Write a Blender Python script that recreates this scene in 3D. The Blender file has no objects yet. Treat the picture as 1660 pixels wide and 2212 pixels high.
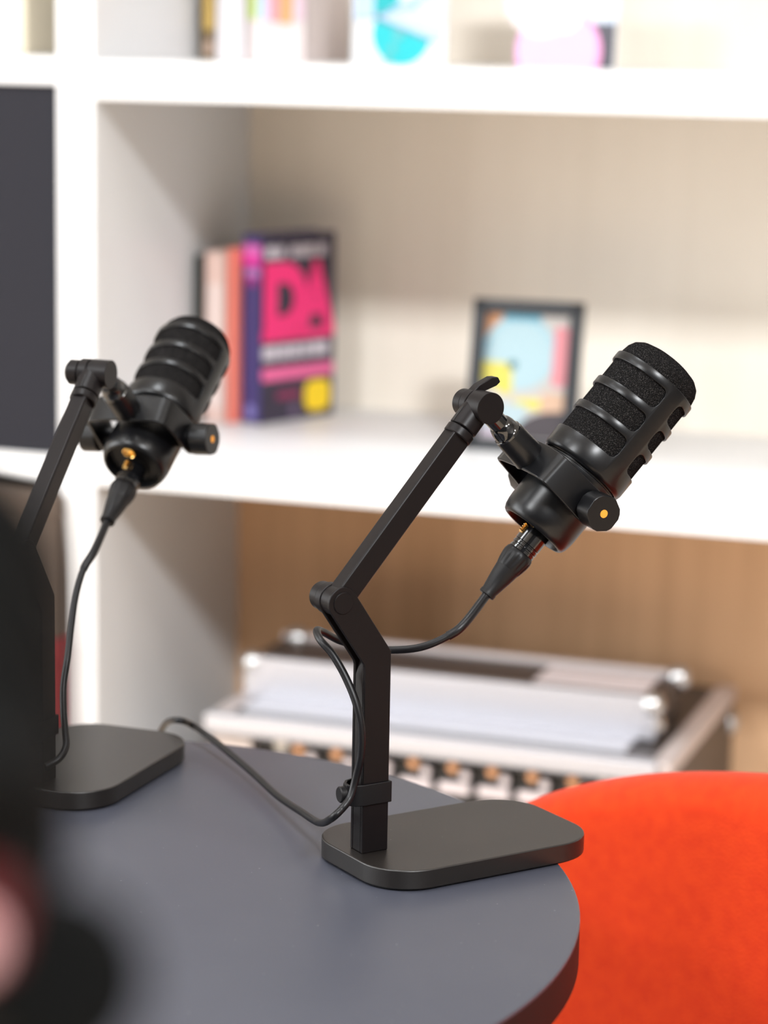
import bpy, bmesh, math, random
from math import sin, cos, pi, radians, sqrt
from mathutils import Vector, Matrix

# ------------------------------------------------------------------ camera, world, exposure
S = bpy.context.scene
COL = S.collection
cam_d = bpy.data.cameras.new('camera')
cam = bpy.data.objects.new('camera', cam_d)
COL.objects.link(cam)
cam.matrix_world = Matrix(((0.94459, -0.07876, 0.31868, 0.0),
                           (0.32774, 0.17107, -0.92915, 0.0),
                           (0.01866, 0.98211, 0.18740, 1.27),
                           (0, 0, 0, 1)))
cam_d.sensor_fit = 'VERTICAL'
cam_d.sensor_height = 36.0
cam_d.lens = 5350.0 / 2212.0 * 36.0
cam_d.clip_start = 0.02
cam_d.dof.use_dof = True
cam_d.dof.focus_distance = 1.60
cam_d.dof.aperture_fstop = 4.4
cam_d.dof.aperture_blades = 0
S.camera = cam
S.view_settings.view_transform = 'Standard'
S.view_settings.look = 'None'
S.view_settings.gamma = 1.0
S.view_settings.use_curve_mapping = False
S.view_settings.exposure = -0.10
S.cycles.use_denoising = True
S.cycles.max_bounces = 8
S.cycles.caustics_reflective = False
S.cycles.caustics_refractive = False

W = bpy.data.worlds.new('world')
S.world = W
W.use_nodes = True
W.node_tree.nodes['Background'].inputs[0].default_value = (0.9, 0.93, 1.0, 1)
W.node_tree.nodes['Background'].inputs[1].default_value = 0.3

# ceiling panels: (x, y, size x, size y, watts, colour)
PANELS = [
    (1.45, -1.00, 0.7, 0.7, 375, (0.95, 0.975, 1.0)),
    (-2.00, -1.00, 0.7, 0.7, 150, (0.95, 0.975, 1.0)),
    (-0.95, 1.45, 0.5, 0.5, 46, (0.92, 0.96, 1.0)),
    (-2.6, 0.60, 0.6, 0.6, 20, (0.92, 0.96, 1.0)),
    (1.8, 0.60, 0.6, 0.6, 42, (1.0, 0.97, 0.93)),
]
CEIL = 3.40
FILL_W = 85        # fill light from the added window in the left wall


# ------------------------------------------------------------------ materials
def mat(name, col, rough=0.5, metal=0.0, spec=0.5, coat=0.0, sheen=0.0, bump=None, vary=None, emit=None, dust=None):
    m = bpy.data.materials.new(name)
    m.use_nodes = True
    nt = m.node_tree
    b = nt.nodes['Principled BSDF']
    b.inputs['Base Color'].default_value = (*col, 1)
    b.inputs['Roughness'].default_value = rough
    b.inputs['Metallic'].default_value = metal
    b.inputs['Specular IOR Level'].default_value = spec
    b.inputs['Coat Weight'].default_value = coat
    b.inputs['Sheen Weight'].default_value = sheen
    if emit:
        b.inputs['Emission Color'].default_value = (*emit[0], 1)
        b.inputs['Emission Strength'].default_value = emit[1]
    tc = nt.nodes.new('ShaderNodeTexCoord')
    if bump:
        sc, st, dist = bump
        n = nt.nodes.new('ShaderNodeTexNoise')
        n.inputs['Scale'].default_value = sc
        n.inputs['Detail'].default_value = 3
        nt.links.new(tc.outputs['Object'], n.inputs['Vector'])
        bp = nt.nodes.new('ShaderNodeBump')
        bp.inputs['Strength'].default_value = st
        bp.inputs['Distance'].default_value = dist
        nt.links.new(n.outputs['Fac'], bp.inputs['Height'])
        nt.links.new(bp.outputs['Normal'], b.inputs['Normal'])
    if vary:
        sc, col2, stretch, lo, hi = vary
        mp = nt.nodes.new('ShaderNodeMapping')
        mp.inputs['Scale'].default_value = stretch
        nt.links.new(tc.outputs['Object'], mp.inputs['Vector'])
        n = nt.nodes.new('ShaderNodeTexNoise')
        n.inputs['Scale'].default_value = sc
        n.inputs['Detail'].default_value = 4
        nt.links.new(mp.outputs['Vector'], n.inputs['Vector'])
        r = nt.nodes.new('ShaderNodeValToRGB')
        r.color_ramp.elements[0].position = lo
        r.color_ramp.elements[1].position = hi
        r.color_ramp.elements[0].color = (*col, 1)
        r.color_ramp.elements[1].color = (*col2, 1)
        nt.links.new(n.outputs['Fac'], r.inputs['Fac'])
        nt.links.new(r.outputs['Color'], b.inputs['Base Color'])
        if dust:
            # sparse pale dust specks
            vo = nt.nodes.new('ShaderNodeTexVoronoi')
            vo.voronoi_dimensions = '2D'
            vo.inputs['Scale'].default_value = dust
            nt.links.new(tc.outputs['Object'], vo.inputs['Vector'])
            sx = nt.nodes.new('ShaderNodeSeparateColor')
            nt.links.new(vo.outputs['Color'], sx.inputs[0])
            sz = nt.nodes.new('ShaderNodeMath'); sz.operation = 'MULTIPLY_ADD'
            sz.inputs[1].default_value = 0.11; sz.inputs[2].default_value = -0.080
            nt.links.new(sx.outputs[0], sz.inputs[0])
            lt = nt.nodes.new('ShaderNodeMath'); lt.operation = 'LESS_THAN'
            nt.links.new(vo.outputs['Distance'], lt.inputs[0]); nt.links.new(sz.outputs[0], lt.inputs[1])
            mx = nt.nodes.new('ShaderNodeMix'); mx.data_type = 'RGBA'
            nt.links.new(lt.outputs[0], mx.inputs[0]); nt.links.new(r.outputs['Color'], mx.inputs[6])
            mx.inputs[7].default_value = (0.16, 0.16, 0.17, 1)
            nt.links.new(mx.outputs[2], b.inputs['Base Color'])
    return m


M_white = mat('white_lacquer', (0.655, 0.655, 0.66), 0.4, spec=0.35, vary=(3, (0.64, 0.64, 0.645), (1, 1, 1), 0.4, 0.6))
M_backp = mat('light_oak_panel', (0.86, 0.79, 0.69), 0.6, spec=0.3, vary=(6, (0.83, 0.76, 0.66), (6, 1, 0.25), 0.35, 0.65))
M_backl = mat('brown_panel', (0.80, 0.50, 0.29), 0.6, spec=0.3, vary=(6, (0.70, 0.43, 0.245), (6, 1, 0.25), 0.35, 0.65))  # browner base colour than the back panel above
M_wall = mat('wall_paint', (0.80, 0.77, 0.73), 0.8, bump=(60, 0.1, 0.002))
M_ceil = mat('ceiling_paint', (0.85, 0.85, 0.84), 0.9)
M_floor = mat('floor_oak', (0.66, 0.53, 0.40), 0.55, vary=(4, (0.58, 0.46, 0.34), (1, 9, 1), 0.35, 0.7))
M_walld = mat('dark_wall_paint', (0.02, 0.02, 0.02), 0.9)
M_walls = mat('side_wall_paint', (0.78, 0.75, 0.71), 0.9)
M_wallr = mat('grey_wall_paint', (0.20, 0.19, 0.18), 0.9)
M_door = mat('dark_grey_panel', (0.022, 0.022, 0.027), 0.8, spec=0.05)
M_table = mat('table_laminate', (0.032, 0.034, 0.046), 0.42, spec=0.55, vary=(25, (0.034, 0.036, 0.048), (1, 1, 1), 0.4, 0.7), bump=(900, 0.05, 0.0004), dust=55)
M_tedge = mat('table_edge', (0.007, 0.005, 0.005), 0.5, spec=0.18)
M_metal_b = mat('powder_black_metal', (0.0050, 0.0038, 0.0040), 0.38, spec=0.14, bump=(2500, 0.12, 0.0002))
M_plate = mat('base_plate_powder', (0.0065, 0.0052, 0.0046), 0.36, spec=0.46, bump=(2500, 0.15, 0.0002), vary=(20, (0.0085, 0.0068, 0.0060), (1, 1, 1), 0.4, 0.7), dust=90)
M_mic = mat('microphone_body_black', (0.0022, 0.0022, 0.0027), 0.31, spec=0.27, bump=(3000, 0.06, 0.0001))
M_foam = mat('foam_black', (0.0055, 0.0052, 0.0052), 0.95, spec=0.0, bump=(900, 1.0, 0.0012), vary=(1500, (0.050, 0.046, 0.045), (1, 1, 1), 0.52, 0.78))
M_gloss = mat('glossy_black', (0.003, 0.003, 0.0035), 0.10, spec=0.7)
M_rub = mat('rubber_black', (0.004, 0.0036, 0.004), 0.45, spec=0.2)
M_cable = mat('cable_black', (0.0030, 0.0027, 0.0034), 0.40, spec=0.25)
M_brass = mat('brass', (0.75, 0.48, 0.16), 0.25, metal=1.0)
M_dot = mat('orange_dot', (0.62, 0.25, 0.02), 0.5)
M_dark = mat('dark_recess', (0.004, 0.004, 0.004), 0.8)
M_steel = mat('steel', (0.6, 0.6, 0.6), 0.3, metal=1.0)
M_orange = mat('orange_wool', (0.40, 0.029, 0.004), 0.9, spec=0.1, sheen=0.05, bump=(500, 0.5, 0.001), vary=(90, (0.36, 0.022, 0.0035), (1, 1, 1), 0.35, 0.7))
M_matt = mat('matt_black', (0.0015, 0.0015, 0.0014), 0.8, spec=0.06)
M_pinkgap = mat('pale_pink_gap', (0.50, 0.27, 0.27), 0.5)
M_redd = mat('dark_red_fringe', (0.05, 0.001, 0.002), 0.6, spec=0.2)
MAT_MIC, MAT_FOAM = M_mic, M_foam
M_alu = mat('brushed_aluminium', (0.52, 0.52, 0.56), 0.42, metal=0.6, bump=(200, 0.1, 0.0005))
M_alu2 = mat('dull_aluminium', (0.62, 0.56, 0.55), 0.45, metal=0.5)
M_case = mat('black_case_laminate', (0.035, 0.028, 0.026), 0.4)
M_case2 = mat('black_case_front', (0.010, 0.010, 0.011), 0.4)
M_copper = mat('copper_knob', (0.80, 0.45, 0.26), 0.35, metal=0.9)
M_label = mat('grey_pink_label', (0.62, 0.54, 0.54), 0.5)
M_paper = mat('paper_pages', (0.80, 0.74, 0.66), 0.9)
M_brown = mat('taupe_box', (0.085, 0.058, 0.042), 0.7)
M_red = mat('red_box', (0.20, 0.008, 0.012), 0.6)


def flat(name, c, r=0.55):
    return mat(name, c, r)


# ------------------------------------------------------------------ mesh helpers
def setp(o, label=None, cat=None, group=None, kind=None):
    if label: o['label'] = label
    if cat: o['category'] = cat
    if group: o['group'] = group
    if kind: o['kind'] = kind
    return o


def empty(name, M=None, **k):
    o = bpy.data.objects.new(name, None)
    o.empty_display_size = 0.05
    COL.objects.link(o)
    if M is not None: o.matrix_world = M
    return setp(o, **k)


def obj(name, bm, m, parent=None, bevel=0.0, seg=2, smooth=True, angle=35, **k):
    me = bpy.data.meshes.new(name)
    bmesh.ops.recalc_face_normals(bm, faces=bm.faces)
    bm.to_mesh(me)
    bm.free()
    ms = m if isinstance(m, (list, tuple)) else [m]
    for x in ms: me.materials.append(x)
    if smooth:
        for p in me.polygons: p.use_smooth = True
        if bevel == 0: me.set_sharp_from_angle(angle=radians(angle))
    o = bpy.data.objects.new(name, me)
    COL.objects.link(o)
    if parent is not None: o.parent = parent
    if bevel > 0:
        b = o.modifiers.new('bevel', 'BEVEL')
        b.width = bevel
        b.segments = seg
        b.limit_method = 'ANGLE'
        b.angle_limit = radians(40)
        b.harden_normals = True
    return setp(o, **k)


def box(bm, x0, x1, y0, y1, z0, z1, M=None, mi=0):
    v = [bm.verts.new(Vector((x, y, z)) if M is None else M @ Vector((x, y, z)))
         for x in (x0, x1) for y in (y0, y1) for z in (z0, z1)]
    for f in ((0, 1, 3, 2), (4, 6, 7, 5), (0, 4, 5, 1), (2, 3, 7, 6), (0, 2, 6, 4), (1, 5, 7, 3)):
        fc = bm.faces.new([v[i] for i in f])
        fc.material_index = mi
    return v


def prism(bm, pts, h0, h1, M=None, mi=0):
    """polygon pts (x,y) extruded from z=h0 to h1, then transformed by M"""
    M = M or Matrix()
    a = [bm.verts.new(M @ Vector((x, y, h0))) for x, y in pts]
    b = [bm.verts.new(M @ Vector((x, y, h1))) for x, y in pts]
    n = len(pts)
    fs = [bm.faces.new(a[::-1]), bm.faces.new(b)]
    for i in range(n):
        fs.append(bm.faces.new((a[i], a[(i + 1) % n], b[(i + 1) % n], b[i])))
    for f in fs: f.material_index = mi


def lathe(bm, prof, n=48, M=None, mi=0):
    """profile (r,z) about local z"""
    M = M or Matrix()
    rings = []
    for r, z in prof:
        if r < 1e-7:
            rings.append([bm.verts.new(M @ Vector((0, 0, z)))])
        else:
            rings.append([bm.verts.new(M @ Vector((r * cos(2 * pi * i / n), r * sin(2 * pi * i / n), z))) for i in range(n)])
    for A, B in zip(rings, rings[1:]):
        for i in range(n):
            j = (i + 1) % n
            if len(A) == 1 and len(B) == 1: continue
            if len(A) == 1: f = bm.faces.new((A[0], B[i], B[j]))
            elif len(B) == 1: f = bm.faces.new((A[i], B[0], A[j]))
            else: f = bm.faces.new((A[i], B[i], B[j], A[j]))
            f.material_index = mi


def axisM(p, d, up=None):
    d = Vector(d).normalized()
    if up is None: up = Vector((0, 0, 1)) if abs(d.z) < 0.9 else Vector((1, 0, 0))
    x = Vector(up).cross(d).normalized()
    y = d.cross(x)
    M = Matrix(((x.x, y.x, d.x, p[0]), (x.y, y.y, d.y, p[1]), (x.z, y.z, d.z, p[2]), (0, 0, 0, 1)))
    return M


def cyl(bm, p, q, r, n=32, r2=None, mi=0, ch=0.0):
    p, q = Vector(p), Vector(q)
    L = (q - p).length
    r2 = r if r2 is None else r2
    if ch:
        prof = [(0, 0), (r - ch, 0), (r, ch), (r2, L - ch), (r2 - ch, L), (0, L)]
    else:
        prof = [(0, 0), (r, 0), (r2, L), (0, L)]
    lathe(bm, prof, n, axisM(p, q - p), mi)


def catmull(P, n=8):
    P = [Vector(p) for p in P]
    P = [2 * P[0] - P[1]] + P + [2 * P[-1] - P[-2]]
    out = []
    for i in range(1, len(P) - 2):
        a, b, c, d = P[i - 1:i + 3]
        for k in range(n):
            t = k / n
            out.append(0.5 * ((2 * b) + (c - a) * t + (2 * a - 5 * b + 4 * c - d) * t * t + (3 * b - 3 * c + d - a) * t ** 3))
    out.append(P[-2])
    return out


def tube(bm, pts, r, n=14, mi=0):
    pts = [Vector(p) for p in pts]
    N = len(pts)
    rr = r if callable(r) else (lambda t: r)
    t0 = (pts[1] - pts[0]).normalized()
    x = t0.orthogonal().normalized()
    rings = []
    for i, p in enumerate(pts):
        t = (pts[min(i + 1, N - 1)] - pts[max(i - 1, 0)]).normalized()
        x = (x - t * x.dot(t)).normalized()
        y = t.cross(x)
        R = rr(i / (N - 1))
        rings.append([bm.verts.new(p + (x * cos(2 * pi * k / n) + y * sin(2 * pi * k / n)) * R) for k in range(n)])
    for A, B in zip(rings, rings[1:]):
        for k in range(n):
            bm.faces.new((A[k], A[(k + 1) % n], B[(k + 1) % n], B[k])).material_index = mi
    bm.faces.new(rings[0][::-1]).material_index = mi
    bm.faces.new(rings[-1]).material_index = mi


def rrect(x0, x1, y0, y1, r, n=8):
    out = []
    for cx, cy, a0 in ((x1 - r, y1 - r, 0), (x0 + r, y1 - r, 90), (x0 + r, y0 + r, 180), (x1 - r, y0 + r, 270)):
        for i in range(n + 1):
            a = radians(a0 + 90 * i / n)
            out.append((cx + r * cos(a), cy + r * sin(a)))
    return out


def circ(cx, cy, r, n=32, a0=0, a1=360):
    full = abs(a1 - a0) >= 360
    return [(cx + r * cos(radians(a0 + (a1 - a0) * i / (n if full else n - 1))),
             cy + r * sin(radians(a0 + (a1 - a0) * i / (n if full else n - 1)))) for i in range(n)]


def T(x, y, z): return Matrix.Translation((x, y, z))
def Rz(a): return Matrix.Rotation(radians(a), 4, 'Z')


XZ = Matrix(((1, 0, 0, 0), (0, 0, 1, 0), (0, 1, 0, 0), (0, 0, 0, 1)))   # polygon (x,z) extruded along y
mm = 0.001

# ------------------------------------------------------------------ room shell
def shell(name, a, m):
    bm = bmesh.new(); box(bm, *a)
    return obj(name, bm, m, smooth=False, kind='structure')


shell('floor', (-3.3, 2.6, -2.6, 3.3, -0.05, 0.0), M_floor)
shell('wall_back', (-3.3, 2.6, 3.2, 3.3, 0, CEIL), M_wall)
shell('wall_left', (-3.4, -3.3, -2.6, 3.3, 0, CEIL), M_walls)
shell('wall_right', (2.6, 2.7, -2.6, 3.3, 0, CEIL), M_wallr)
shell('wall_front', (-3.3, 2.6, -2.7, -2.6, 0, CEIL), M_walld)
shell('ceiling', (-3.3, 2.6, -2.6, 3.3, CEIL, CEIL + 0.05), M_ceil)

# added window in the left wall, out of view: fill light for shaded bays
bm = bmesh.new(); box(bm, -3.299, -3.29, -0.6, 1.6, 0.75, 2.35)
win = obj('fill_window', bm, mat('fill_glow_pane', (0.8, 0.8, 0.8), 0.3, emit=((0.9, 0.95, 1.0), 1.5)), smooth=False, kind='structure')
bm = bmesh.new()
for a in ((-3.3, -3.26, -0.66, -0.6, 0.69, 2.41), (-3.3, -3.26, 1.6, 1.66, 0.69, 2.41), (-3.3, -3.26, -0.6, 1.6, 0.69, 0.75), (-3.3, -3.26, -0.6, 1.6, 2.35, 2.41), (-3.3, -3.26, 0.47, 0.53, 0.75, 2.35)): box(bm, *a)
obj('fill_window_frame', bm, M_white, win, smooth=False)
WL = bpy.data.lights.new('fill_window_light', 'AREA'); WL.shape = 'RECTANGLE'; WL.size = 2.1; WL.size_y = 1.5; WL.energy = FILL_W; WL.color = (0.93, 0.97, 1.0)
wo = bpy.data.objects.new('fill_window_light', WL); COL.objects.link(wo); wo.parent = win
wo.matrix_world = Matrix(((0, 0, -1, -3.25), (1, 0, 0, 0.5), (0, -1, 0, 1.55), (0, 0, 0, 1)))

# ------------------------------------------------------------------ bookcase
FY, BY = 2.6663, 3.152
bc = empty('bookcase', T(-1.0, 2.9, 0), label='white built-in bookcase with thick shelves and tan back panels along the wall', cat='bookcase')


def bpart(name, a, m=M_white, bev=0.0015, **k):
    bm = bmesh.new(); box(bm, a[0] + 1.0, a[1] + 1.0, a[2] - 2.9, a[3] - 2.9, a[4], a[5])
    return obj(name, bm, m, bc, bevel=bev, **k)


XR = 0.30
for x0, x1 in ((-1.3315, -1.2835), (XR, XR + 0.048), (-2.30, -2.252)):
    bpart('upright', (x0, x1, FY, BY, 0, 2.2))
for z0, z1 in ((1.1950, 1.2395), (0.7355, 0.7757), (0.275, 0.315), (1.70, 1.74), (2.16, 2.20)):
    bpart('shelf', (-1.2835, XR, FY + 0.0, BY, z0, z1))
bpart('plinth', (-2.252, XR, FY + 0.02, BY, 0.0, 0.06))
for z0, z1 in ((1.2107, 1.2424), (0.7355, 0.7675), (0.275, 0.315), (1.70, 1.74), (2.16, 2.20)):
    bpart('shelf', (-2.252, -1.3315, FY + 0.0, BY, z0, z1))
bpart('back_panel', (-2.30, XR + 0.048, BY, BY + 0.02, 0.7357, 2.2), M_backp, 0, label='tan back panel behind the shelves')
bpart('back_panel', (-2.30, XR + 0.048, 3.120, 3.150, 0.0, 0.7350), M_backl, 0, label='brown back panel of the lowest bay')
bpart('door', (-2.25, -1.3335, FY + 0.006, FY + 0.026, 0.7685, 1.2100), M_door, 0.001, label='dark grey door panel')

# ------------------------------------------------------------------ table
TC = (-0.6977, 1.3295)
tb = empty('round_table', T(TC[0], TC[1], 0), label='round table with a matt dark grey top carrying the microphones', cat='table')
bm = bmesh.new()
lathe(bm, [(0, 0.71), (0.3547, 0.71), (0.3557, 0.711), (0.3557, 0.7372)], 160)
obj('table_edge', bm, M_tedge, tb, label='dark brown edge band')
bm = bmesh.new()
lathe(bm, [(0.3557, 0.7372), (0.3557, 0.7390), (0.3550, 0.7397), (0.3540, 0.74), (0.0, 0.74)], 160)
obj('tabletop', bm, M_table, tb)
bm = bmesh.new(); lathe(bm, [(0, 0.02), (0.035, 0.02), (0.035, 0.70), (0.10, 0.703), (0.10, 0.71), (0, 0.71)], 48)
obj('column', bm, M_metal_b, tb)
bm = bmesh.new(); lathe(bm, [(0, 0), (0.20, 0), (0.20, 0.008), (0.05, 0.022), (0, 0.022)], 64)
obj('foot', bm, M_metal_b, tb)


# ------------------------------------------------------------------ desk microphone stands
def stand(px, py, ang, phi, ball, lever, label):
    """post centre px,py on the table; ang = heading of the arm; phi = boom elevation; ball = world centre of the mic's ball"""
    Mw = T(px, py, 0.74) @ Rz(ang)
    root = empty('desk_microphone_stand', Mw, label=label, cat='microphone stand', group='desk microphone stands')
    bm = bmesh.new(); prism(bm, [(x * mm, y * mm) for x, y in rrect(-18, 150, -54, 54, 33, 10)], 0.0012, 0.0140)
    obj('base_plate', bm, M_plate, root, bevel=0.0010, seg=3, label='heavy flat base plate with rounded corners')
    bm = bmesh.new(); prism(bm, [(x * mm, y * mm) for x, y in rrect(-15, 147, -51, 51, 30, 8)], 0.0, 0.0013)
    obj('rubber_pad', bm, M_dark, root)
    # lower arm: post, then a forked upper part leaning back to the elbow
    E = Vector((-26.75, 181.5)); d = Vector((-27, 38.5)).normalized(); nr = Vector((d.y, -d.x))
    bm = bmesh.new()
    eL, eR = E - nr * 10.4, E + nr * 10.4
    k = 1.35
    hi = [(-9.75, 14), (9.75, 14), (9.75, 146.6), (eR.x, eR.y)]
    for i in range(1, 14):
        a = math.atan2(nr.y, nr.x) + pi * i / 14
        hi.append((E.x + 10.4 * cos(a), E.y + 10.4 * sin(a)))
    hi += [(eL.x, eL.y), (-10.3, 139.5), (-9.75, 137)]
    bm2 = bmesh.new()
    prism(bm2, [(x * mm, z * mm) for x, z in hi], -7.5 * mm, -4.6 * mm, XZ)
    prism(bm2, [(x * mm, z * mm) for x, z in hi], 4.6 * mm, 7.5 * mm, XZ)
    c1, c2 = E + nr * 9.4 - d * 13, E + nr * -5.0 - d * 13
    core = [(-9.6, 14), (9.6, 14), (9.6, 146.4), tuple(c1), tuple(c2), (-6.5, 141), (-9.6, 131)]
    prism(bm2, [(x * mm, z * mm) for x, z in core], -4.7 * mm, 4.7 * mm, XZ)
    obj('lower_arm', bm2, M_metal_b, root, bevel=0.0007, seg=2)
    bm.free()
    bm = bmesh.new()
    cyl(bm, (E.x * mm, -8.3 * mm, E.y * mm), (E.x * mm, 3 * mm, E.y * mm), 7.1 * mm, 40, ch=0.4 * mm)
    obj('elbow_cap', bm, M_metal_b, root)
    bm = bmesh.new()
    cyl(bm, (E.x * mm, 6 * mm, E.y * mm), (E.x * mm, 11 * mm, E.y * mm), 10.4 * mm, 40, ch=0.5 * mm)
    cyl(bm, (E.x * mm, 11 * mm, E.y * mm), (E.x * mm, 21 * mm, E.y * mm), 9.2 * mm, 40, ch=1.6 * mm)
    obj('elbow_knob', bm, M_metal_b, root)
    # boom
    ph = radians(phi)
    L = 157.5
    B = Matrix(((cos(ph), 0, -sin(ph), E.x * mm), (0, 1, 0, 0), (sin(ph), 0, cos(ph), E.y * mm), (0, 0, 0, 1)))  # local x along boom
    bm = bmesh.new()
    hw = 7.6
    pts = [(-4, -hw), (L - 24, -hw), (L - 21.5, -hw + .6), (L - 21.5, hw - .6), (L - 24, hw), (-4, hw)] 
    prism(bm, [(x * mm, z * mm) for x, z in pts], -6.2 * mm, 6.2 * mm, B @ XZ)
    obj('boom_arm', bm, M_metal_b, root, bevel=0.0016, seg=3)
    bm = bmesh.new()
    cyl(bm, B @ Vector(((L - 26) * mm, 0, 0)), B @ Vector(((L - 20) * mm, 0, 0)), 9.7 * mm, 40, ch=0.6 * mm)
    obj('boom_end_collar', bm, M_metal_b, root)
    bm = bmesh.new(); cyl(bm, B @ Vector((0, -4.4 * mm, 0)), B @ Vector((0, 4.4 * mm, 0)), 9.6 * mm, 40)
    obj('hinge_barrel', bm, M_metal_b, root)
    # head
    J = B @ Vector((L * mm, 0, 0))
    bm = bmesh.new()
    cyl(bm, B @ Vector(((L - 19.2) * mm, 0, 0)), B @ Vector(((L - 2) * mm, 0, 0)), 9.5 * mm, 40, ch=0.5 * mm)
    cyl(bm, J + Vector((0, -13.5 * mm, 0)), J + Vector((0, 1.2 * mm, 0)), 10.3 * mm, 48, ch=0.25 * mm)
    cyl(bm, J + Vector((0, 1.0 * mm, 0)), J + Vector((0, 2.4 * mm, 0)), 9.2 * mm, 48)
    cyl(bm, J + Vector((0, 2.4 * mm, 0)), J + Vector((0, 9 * mm, 0)), 10.3 * mm, 48, ch=0.4 * mm)
    obj('swivel_head', bm, M_metal_b, root)
    bm = bmesh.new()
    prism(bm, [(x * mm, y * mm) for x, y in ((L - 19.2, -0.35), (L - 8, -0.35), (L - 8, 0.35), (L - 19.2, 0.35))], 6 * mm, 9.75 * mm, B)
    obj('clamp_slit', bm, M_dark, root, smooth=False)
    bm = bmesh.new()
    cyl(bm, J + Vector((0, 9 * mm, 0)), J + Vector((0, 20 * mm, 0)), 9.0 * mm, 40, ch=2.0 * mm)
    obj('head_knob', bm, M_metal_b, root)
    if lever is not None:
        bm = bmesh.new()
        la = radians(lever)
        LM = Matrix(((cos(la), 0, -sin(la), J.x), (0, 1, 0, 0), (sin(la), 0, cos(la), J.z), (0, 0, 0, 1)))
        prism(bm, [(x * mm, z * mm) for x, z in ((-3, 9.0), (6, 7.2), (17, 8.0), (20.5, 9.6), (19.5, 13.2), (15, 14.4), (4, 12.6)) ], 1.6 * mm, 9.0 * mm, LM @ XZ)
        obj('locking_lever', bm, M_metal_b, root, bevel=0.0008)
    # threaded stud towards the microphone's ball
    bl = Mw.inverted() @ Vector(ball)
    s0 = Vector((J.x, -4.5 * mm, J.z))
    bm = bmesh.new(); cyl(bm, s0, bl, 6.6 * mm, 32)
    obj('thread_stud', bm, M_gloss, root)
    # cable clip
    bm = bmesh.new()
    z0, z1 = 0.0465, 0.0605
    outer = [(11.2, -9.2), (11.2, 9.2), (-9, 9.2), (-15, 7), (-19.0, 2), (-19.5, -3), (-15.5, -7.8), (-10, -9.2)]
    n = len(outer)
    cx, cy = -2, 0
    inner = [(cx + (x - cx) * 0.86, cy + (y - cy) * 0.84) for x, y in outer]
    oa = [[bm.verts.new((x * mm, y * mm, z)) for x, y in P] for z in (z0, z1) for P in (outer, inner)]
    o0, i0, o1, i1 = oa
    for i in range(n):
        j = (i + 1) % n
        bm.faces.new((o0[i], o0[j], o1[j], o1[i])); bm.faces.new((i0[i], i1[i], i1[j], i0[j]))
        bm.faces.new((o1[i], o1[j], i1[j], i1[i])); bm.faces.new((o0[i], i0[i], i0[j], o0[j]))
    clip = obj('cable_clip', bm, M_rub, root, bevel=0.0006, label='black rubber cable strap round the post')
    bm = bmesh.new(); cyl(bm, (-18 * mm, 0 * mm, 0.0535), (-23 * mm, 0.6 * mm, 0.0535), 5.4 * mm, 24, ch=0.7 * mm)
    obj('button', bm, M_rub, clip)
    return root, J


# ------------------------------------------------------------------ microphones
def win_shell(bm, R, zs, bar0, barw):
    """grille shell: outer surface with two bars (centres bar0, bar0+180) and windows between the ring bands"""
    wins = [(16.5, 32.3), (38.0, 52.5), (58.5, 73.5)]
    rad = 4.6
    cols = []          # (phi deg, corner inset)
    half = 90 - barw / 2
    for s in (0, 180):
        mid = bar0 + 90 + s
        for a in range(41):
            t = -1 + 2 * a / 40
            cols.append((mid + t * (half - degrees_r(rad, R)), 0.0, True))
        # corner columns after window end
        e0 = mid + (half - degrees_r(rad, R))
        for q in range(1, 7):
            u = q / 6
            cols.append((e0 + u * degrees_r(rad, R), rad * (1 - sqrt(max(0, 1 - u * u))) * (0.9), q < 6))
        # bar
        for q in range(1, 8):
            cols.append((e0 + degrees_r(rad, R) + barw * q / 8, rad * 0.9, False))
        e1 = mid + 180 - half
        for q in range(0, 6):
            u = 1 - q / 6
            cols.append((e1 + (q / 6) * degrees_r(rad, R), rad * (1 - sqrt(max(0, 1 - u * u))) * (0.9), True))
    V = []
    for ph, ins, _ in cols:
        a = radians(ph)
        col = []
        prof = [(28.9, 0.3), (30.4, 1.8), (31.0, 4.2)]
        for r_, z in prof: col.append(bm.verts.new((r_ * mm * cos(a), r_ * mm * sin(a), z * mm)))
        for lo, hi in wins:
            col.append(bm.verts.new((R * cos(a), R * sin(a), (lo + ins) * mm)))
            col.append(bm.verts.new((R * cos(a), R * sin(a), (hi - ins) * mm)))
        col.append(bm.verts.new((R * cos(a), R * sin(a), 79.5 * mm)))
        V.append(col)
    n = len(V)
    for i in range(n):
        j = (i + 1) % n
        solid = not cols[i][2]
        for k in range(len(V[0]) - 1):
            if k in (3, 5, 7) and not solid: continue
            bm.faces.new((V[i][k], V[j][k], V[j][k + 1], V[i][k + 1]))


def degrees_r(r, R): return math.degrees(r * mm / R)


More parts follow.
